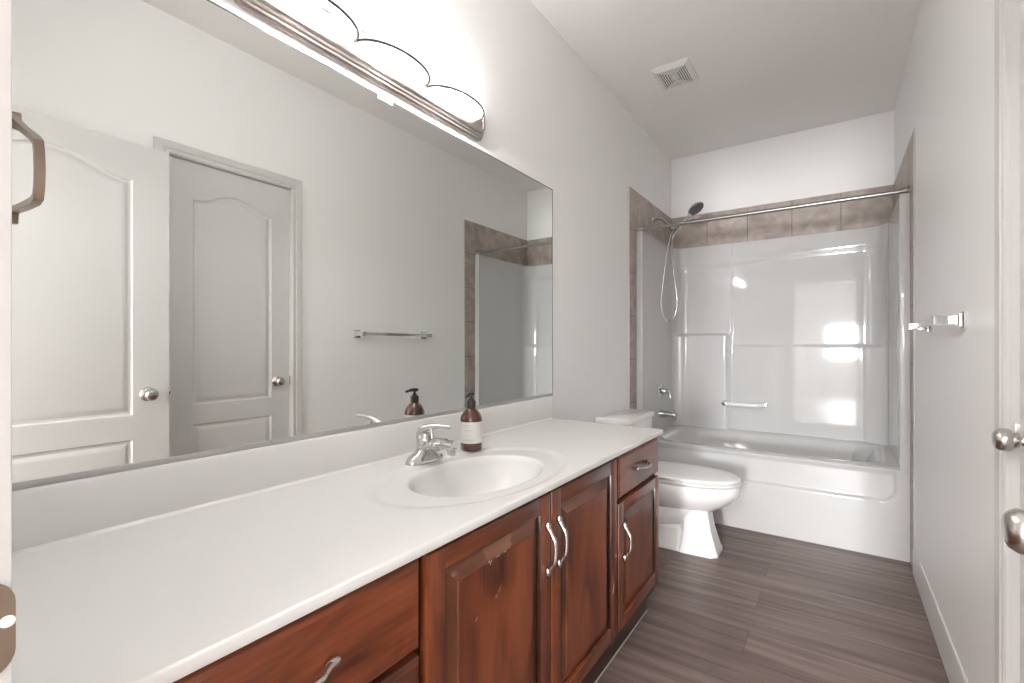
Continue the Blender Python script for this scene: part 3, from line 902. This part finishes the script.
pump = obj('pump', b, M['black'], so, label='black pump dispenser')
b = bmesh.new(); tube(b, smooth_path([(BC[0] - .002, BC[1] + .012, pz + .041), (BC[0], BC[1], pz + .042), (BC[0] + .004, BC[1] - .016, pz + .041), (BC[0] + .010, BC[1] - .036, pz + .036)], 4), [.006] * 5 + [.0062] * 4 + [.0045] * 3 + [.0036], 12)
obj('nozzle', b, M['black'], pump)

# ---------------------------------------------------------------- mirror
MY0, MY1, MZ0, MZ1 = YF + .006, 2.048, CT + .119, 1.946
mi = thing('wall_mirror', 'large frameless wall mirror above the white vanity backsplash', 'mirror', (0, 1.05, MZ0))
b = bmesh.new(); box(b, .0015, .0070, MY0, MY1, MZ0, MZ1)
for f in b.faces: f.material_index = 0 if f.normal.x > .9 else 1
obj('glass', b, [M['mirror'], M['mirror_edge']], mi, smooth=False)
b = BOX(.0068, .0078, MY0, MY1, MZ1 - .0035, MZ1); box(b, .0068, .0078, MY1 - .0035, MY1, MZ0, MZ1)
obj('dark_edge', b, M['mirror_edge'], mi, smooth=False, label='thin dark edge along top and right side')
b = BOX(.0010, .0100, MY0, MY1 + .001, CT + .1072, CT + .1198, bev=.001)
obj('bottom_channel', b, M['channel'], mi, label='aluminium bottom channel')
for (y, z0, z1) in ((.985, MZ1 - .017, MZ1 + .004),):
    obj('clip', BOX(.0065, .0105, y - .028, y + .028, z0, z1, bev=.002), M['clip'], mi, label='white mirror clip')

# ---------------------------------------------------------------- vanity light
LZ = 2.040
vl = thing('vanity_light', 'brushed nickel vanity light bar with three glowing glass shades above mirror', 'wall light', (0, 1.0, LZ))
def race(y0, y1, zc, hh, x, n=12):
    r = hh; pts = []
    cr = hh * .55
    for (yc, zc_, a0) in ((y1 - cr, zc + hh - cr, 0), (y0 + cr, zc + hh - cr, 90), (y0 + cr, zc - hh + cr, 180), (y1 - cr, zc - hh + cr, 270)):
        for k in range(n + 1):
            a = math.radians(a0 + 90 * k / n)
            pts.append((x, yc + cr * math.cos(a), zc_ + cr * math.sin(a)))
    return pts
PY0, PY1, HH = .520, 1.480, .066
steps = [(0, .001), (0, .009), (.004, .012), (.008, .012), (.010, .021), (.015, .022), (.017, .031), (.022, .032), (.024, .040), (.032, .041), (.036, .036)]
b = bmesh.new(); loft(b, [race(PY0 + i, PY1 - i, LZ, HH - i, x_) for i, x_ in steps])
obj('backplate', b, M['plate'], vl, smooth=False)
for yc in (.705, .985, 1.272):
    zr = 2.036; x0 = .041; ax, ay = .083, .141
    prof = [(1.00, 0), (1.035, .004), (1.045, .009), (1.01, .0125), (.92, .019), (.78, .029), (.60, .038), (.40, .044), (.20, .047), (0.01, .048)]
    b = bmesh.new(); n = 36
    def ringp(r, h, dx=0): return [(x0 + dx + ax * r * math.sin(PI * k / n), yc - ay * r * math.cos(PI * k / n), zr + h) for k in range(n + 1)]
    loft(b, [ringp(r, h) for r, h in prof[:4]], closed=False, cap=False, mi=2)
    loft(b, [ringp(r, h) for r, h in prof[3:]], closed=False, cap=False, mi=0)
    loft(b, [ringp(max(r - .05, .005), max(h - .003, 0)) for r, h in prof[:1] + prof[3:]], closed=False, cap=False, mi=1)
    loft(b, [ringp(prof[0][0], 0), ringp(prof[0][0] - .05, 0)], closed=False, cap=False, mi=2)
    shd = obj('lamp_shade', b, [M['shade'], M['shade_in'], M['shade_lip']], vl, sharp=60)
    b = bmesh.new(); tube(b, ringp(.985, -.0015), .0036, 8)
    obj('rim', b, M['rim'], shd)
    b = lathe(bmesh.new(), [(0, 0), (.012, 0), (.013, .016), (.019, .026), (.0205, .036), (.017, .047), (.009, .054), (0, .056)], (.038, yc, 2.066), (.55, 0, -.1), 24)
    obj('bulb', b, M['bulb'], vl)
    d = bpy.data.lights.new('bulb_light', 'POINT'); d.energy = BULB_W; d.shadow_soft_size = .014; d.color = (1.0, .99, .975)
    lo = bpy.data.objects.new('bulb_light', d); col.objects.link(lo); lo.location = (.085, yc, 2.047)

# ---------------------------------------------------------------- toilet
TY = 2.800
to = thing('toilet', 'white porcelain toilet with closed lid between vanity and tub', 'toilet', (.38, TY, 0))
def rr_ring(x0, x1, hy, z, r, bow=0.0, n=10, hy0=None):
    """rounded rectangle ring (front corners rounder), front edge bowed outwards"""
    pts = []
    hy0 = hy if hy0 is None else hy0
    for (xc, yc, a0, rad, hh) in ((x1 - r, hy - r, 0, r, hy), (x0 + .012, hy0 - .012, 90, .012, hy0), (x0 + .012, -hy0 + .012, 180, .012, hy0), (x1 - r, -hy + r, 270, r, hy)):
        for k in range(n + 1):
            a = math.radians(a0 + 90 * k / n)
            x_ = xc + rad * math.cos(a); y_ = yc + rad * math.sin(a)
            if x_ > (x0 + x1) / 2: x_ += bow * (1 - (y_ / hy) ** 2)
            pts.append((x_, TY + y_, z))
    # subdivide the bowed front edge
    return pts
b = bmesh.new()
loft(b, [rr_ring(.012 , .185, .215, .400, .05, .010), rr_ring(.012, .190, .222, .46, .05, .012), rr_ring(.012, .196, .236, .60, .045, .014), rr_ring(.012, .198, .240, .703, .045, .014)])
obj('tank', b, M['porcelain'], to, sharp=40)
b = bmesh.new()
loft(b, [rr_ring(.006, .203, .246, .702, .045, .014), rr_ring(.004, .208, .251, .706, .045, .014), rr_ring(.004, .209, .252, .724, .045, .014), rr_ring(.006, .206, .249, .731, .045, .014), rr_ring(.016, .196, .239, .735, .045, .014)])
obj('tank_lid', b, M['porcelain'], to, sharp=40)
b = bmesh.new(); lathe(b, [(.012, 0), (.012, .008), (.009, .012), (0, .013)], (.208, TY - .165, .655), (1, 0, 0), 18)
tube(b, [(.218, TY - .165, .655), (.222, TY - .135, .652), (.222, TY - .095, .648)], [.006, .005, .006], 12)
obj('flush_lever', b, M['chrome'], to, label='chrome flush lever')
# bowl outline: elongated egg; s scales, back at xb, tip at xt
def egg(xb, xt, hw, z, n=48, sq=0.0):
    pts = []
    xm = xb + (xt - xb) * .42
    for k in range(n):
        a = 2 * PI * k / n
        c, s = math.cos(a), math.sin(a)
        if c >= 0: x_ = xm + (xt - xm) * c
        else: x_ = xm + (xm - xb) * (-(abs(c) ** .75))
        y_ = hw * math.copysign(abs(s) ** (.92 if c >= 0 else .62), s)
        pts.append((x_, TY + y_, z))
    return pts
# bowl and pedestal as one skin, floor to rim
def ped(x0, x1, hb, hf, z, ch=.03, n=12):
    """pedestal section: straight sides narrowing to a chamfered front"""
    key = [(x1, -hf + ch), (x1, hf - ch), (x1 - ch, hf), ((x0 + x1) / 2, (hf + hb) / 2), (x0 + .02, hb), (x0, hb - .02), (x0, -hb + .02), (x0 + .02, -hb), ((x0 + x1) / 2, -(hf + hb) / 2), (x1 - ch, -hf)]
    return [Vector((x_, TY + y_, z)) for x_, y_ in key]
b = bmesh.new()
# front block, flaring to the foot
loft(b, [ped(.440, .650, .112, .100, 0.0), ped(.440, .650, .112, .100, .014), ped(.446, .640, .106, .094, .035), ped(.456, .612, .098, .086, .13), ped(.462, .596, .094, .082, .22), ped(.462, .592, .094, .082, .31)])
# low rear foot
loft(b, [rr_ring(.115, .47, .108, 0.0, .03), rr_ring(.115, .47, .108, .014, .03), rr_ring(.120, .47, .100, .035, .03), rr_ring(.126, .47, .094, .120, .03), rr_ring(.140, .46, .080, .138, .03)])
# core below the bowl
loft(b, [rr_ring(.130, .46, .060, .10, .03), rr_ring(.130, .46, .060, .33, .03)])
obj('pedestal', b, M['porcelain'], to, sharp=28)
for s_ in (-1, 1):
    b = bmesh.new()
    tube(b, smooth_path([(.50, TY + s_ * .030, .270), (.43, TY + s_ * .040, .215), (.34, TY + s_ * .046, .182), (.25, TY + s_ * .044, .19), (.17, TY + s_ * .036, .26)], 6), .070, 20)
    obj('trapway', b, M['porcelain'], to, sharp=60)
b = bmesh.new()
secs = [(.230, .590, .072, .215), (.215, .622, .104, .238), (.200, .664, .136, .262), (.182, .702, .160, .288), (.168, .732, .176, .316), (.160, .746, .183, .336), (.157, .752, .186, .350), (.156, .754, .187, .381), (.158, .751, .185, .388), (.164, .742, .177, .391), (.30, .60, .09, .391)]
loft(b, [egg(a_, c_, w_, z_) for a_, c_, w_, z_ in secs])
obj('bowl', b, M['porcelain'], to, sharp=50)
b = bmesh.new()
box(b, .018, .26, TY - .165, TY + .165, .330, .400, bev=.02, seg=4)
obj('tank_shelf', b, M['porcelain'], to, sharp=40)
b = bmesh.new()
loft(b, [egg(.219, .744, .173, .3965), egg(.212, .758, .185, .400), egg(.212, .759, .186, .408), egg(.218, .751, .180, .4115)])
obj('seat', b, M['seat'], to, sharp=50)
b = bmesh.new()
loft(b, [egg(.212, .742, .172, .4165), egg(.202, .757, .186, .4195), egg(.202, .757, .186, .426), egg(.206, .751, .181, .4310), egg(.216, .737, .169, .4335), egg(.27, .66, .11, .4348), egg(.34, .55, .05, .4352)])
obj('lid', b, M['seat'], to, sharp=50)
for s_ in (-1, 1): obj('hinge', BOX(.190, .222, TY + s_ * .075 - .02, TY + s_ * .075 + .02, .395, .428, bev=.006), M['seat'], to)

# ---------------------------------------------------------------- towel bar on the right wall
BZ = 1.240; BXX = W - .062
tb = thing('towel_bar', 'polished chrome square-ended towel bar on right wall before the tub', 'towel bar', (W, 2.36, BZ))
def post(y):
    b = bmesh.new()
    def sq(h, x): return [(x, y - h, BZ - h), (x, y + h, BZ - h), (x, y + h, BZ + h), (x, y - h, BZ + h)]
    loft(b, [sq(.027, W - .0005), sq(.027, W - .006), sq(.023, W - .009), sq(.020, W - .010), sq(.019, W - .016), sq(.014, W - .019), sq(.0125, W - .024), sq(.0125, W - .050), sq(.0145, W - .051), sq(.0145, W - .076), sq(.012, W - .078)])
    return b
for y in (2.005, 2.630): obj('post', post(y), M['chrome'], tb, sharp=20)
b = BOX(BXX - .009, BXX + .009, 2.015, 2.620, BZ - .010, BZ + .010, bev=.0012)
obj('bar', b, M['chrome'], tb)

# ---------------------------------------------------------------- towel ring on the front wall, over the counter
RY = .123
tr = thing('towel_ring', 'warm nickel angular towel ring on front wall at left end of mirror', 'towel ring', (.30, YF, 1.38))
def ribbon(path_, wy, th):
    b = bmesh.new(); P = [Vector((p[0], 0, p[1])) for p in path_]; rings = []
    for i, p in enumerate(P):
        a = P[max(i - 1, 0)]; c = P[min(i + 1, len(P) - 1)]
        t = (c - a).normalized(); n = Vector((-t.z, 0, t.x))
        rings.append([Vector((p.x, RY - wy, p.z)) + n * th, Vector((p.x, RY + wy, p.z)) + n * th, Vector((p.x, RY + wy, p.z)) - n * th, Vector((p.x, RY - wy, p.z)) - n * th])
    return loft(b, rings)
loop = [(.310, 1.454), (.345, 1.438), (.400, 1.411), (.452, 1.388), (.466, 1.380), (.4710, 1.366), (.4728, 1.349), (.4715, 1.332), (.466, 1.320), (.452, 1.318), (.400, 1.321), (.345, 1.326), (.298, 1.332), (.284, 1.345), (.280, 1.39), (.286, 1.430), (.296, 1.447), (.310, 1.454)]
obj('ring', ribbon(loop, .0042, .0034), M['bronze'], tr, sharp=30)
b = bmesh.new(); tube(b, [(.340, RY, 1.329), (.341, RY, 1.320), (.342, RY, 1.310)], [.006, .0045, .004], 12)
obj('finial', b, M['bronze'], tr)
b = lathe(bmesh.new(), [(0, 0), (.026, 0), (.026, .004), (.018, .010), (.011, .014), (.010, .060), (.012, .072), (0, .074)], (.300, YF + .0005, 1.452), (0, 1, 0), 24)
obj('post', b, M['bronze'], tr)

# ---------------------------------------------------------------- ceiling vent
VX0, VX1, VYa, VYb = .283, .501, 2.712, 2.970
ve = thing('exhaust_vent', 'white square louvred exhaust fan grille in the ceiling', 'vent', ((VX0 + VX1) / 2, (VYa + VYb) / 2, ZC))
b = bmesh.new()
def vr(i, z): return [(VX0 + i, VYa + i, z), (VX1 - i, VYa + i, z), (VX1 - i, VYb - i, z), (VX0 + i, VYb - i, z)]
loft(b, [vr(0, ZC - .0005), vr(.002, ZC - .006), vr(.026, ZC - .022), vr(.030, ZC - .022), vr(.031, ZC - .012)], cap=False)
obj('cover', b, M['vent'], ve, sharp=20)
obj('dark_cavity', BOX(VX0 + .028, VX1 - .028, VYa + .028, VYb - .028, ZC - .0172, ZC - .002), M['cavity'], ve)
for k in range(6):
    i = .034 + k * .0125
    b = bmesh.new()
    if VX1 - i - (VX0 + i) < .02: break
    loft(b, [vr(i, ZC - .0215), vr(i + .0068, ZC - .0215), vr(i + .0068, ZC - .0190), vr(i, ZC - .0190), vr(i, ZC - .0215)], cap=False)
    obj('louvre', b, M['vent'], ve, smooth=False)
obj('badge', BOX((VX0 + VX1) / 2 - .016, (VX0 + VX1) / 2 + .016, (VYa + VYb) / 2 - .022, (VYa + VYb) / 2 + .022, ZC - .021, ZC - .010), M['vent'], ve)
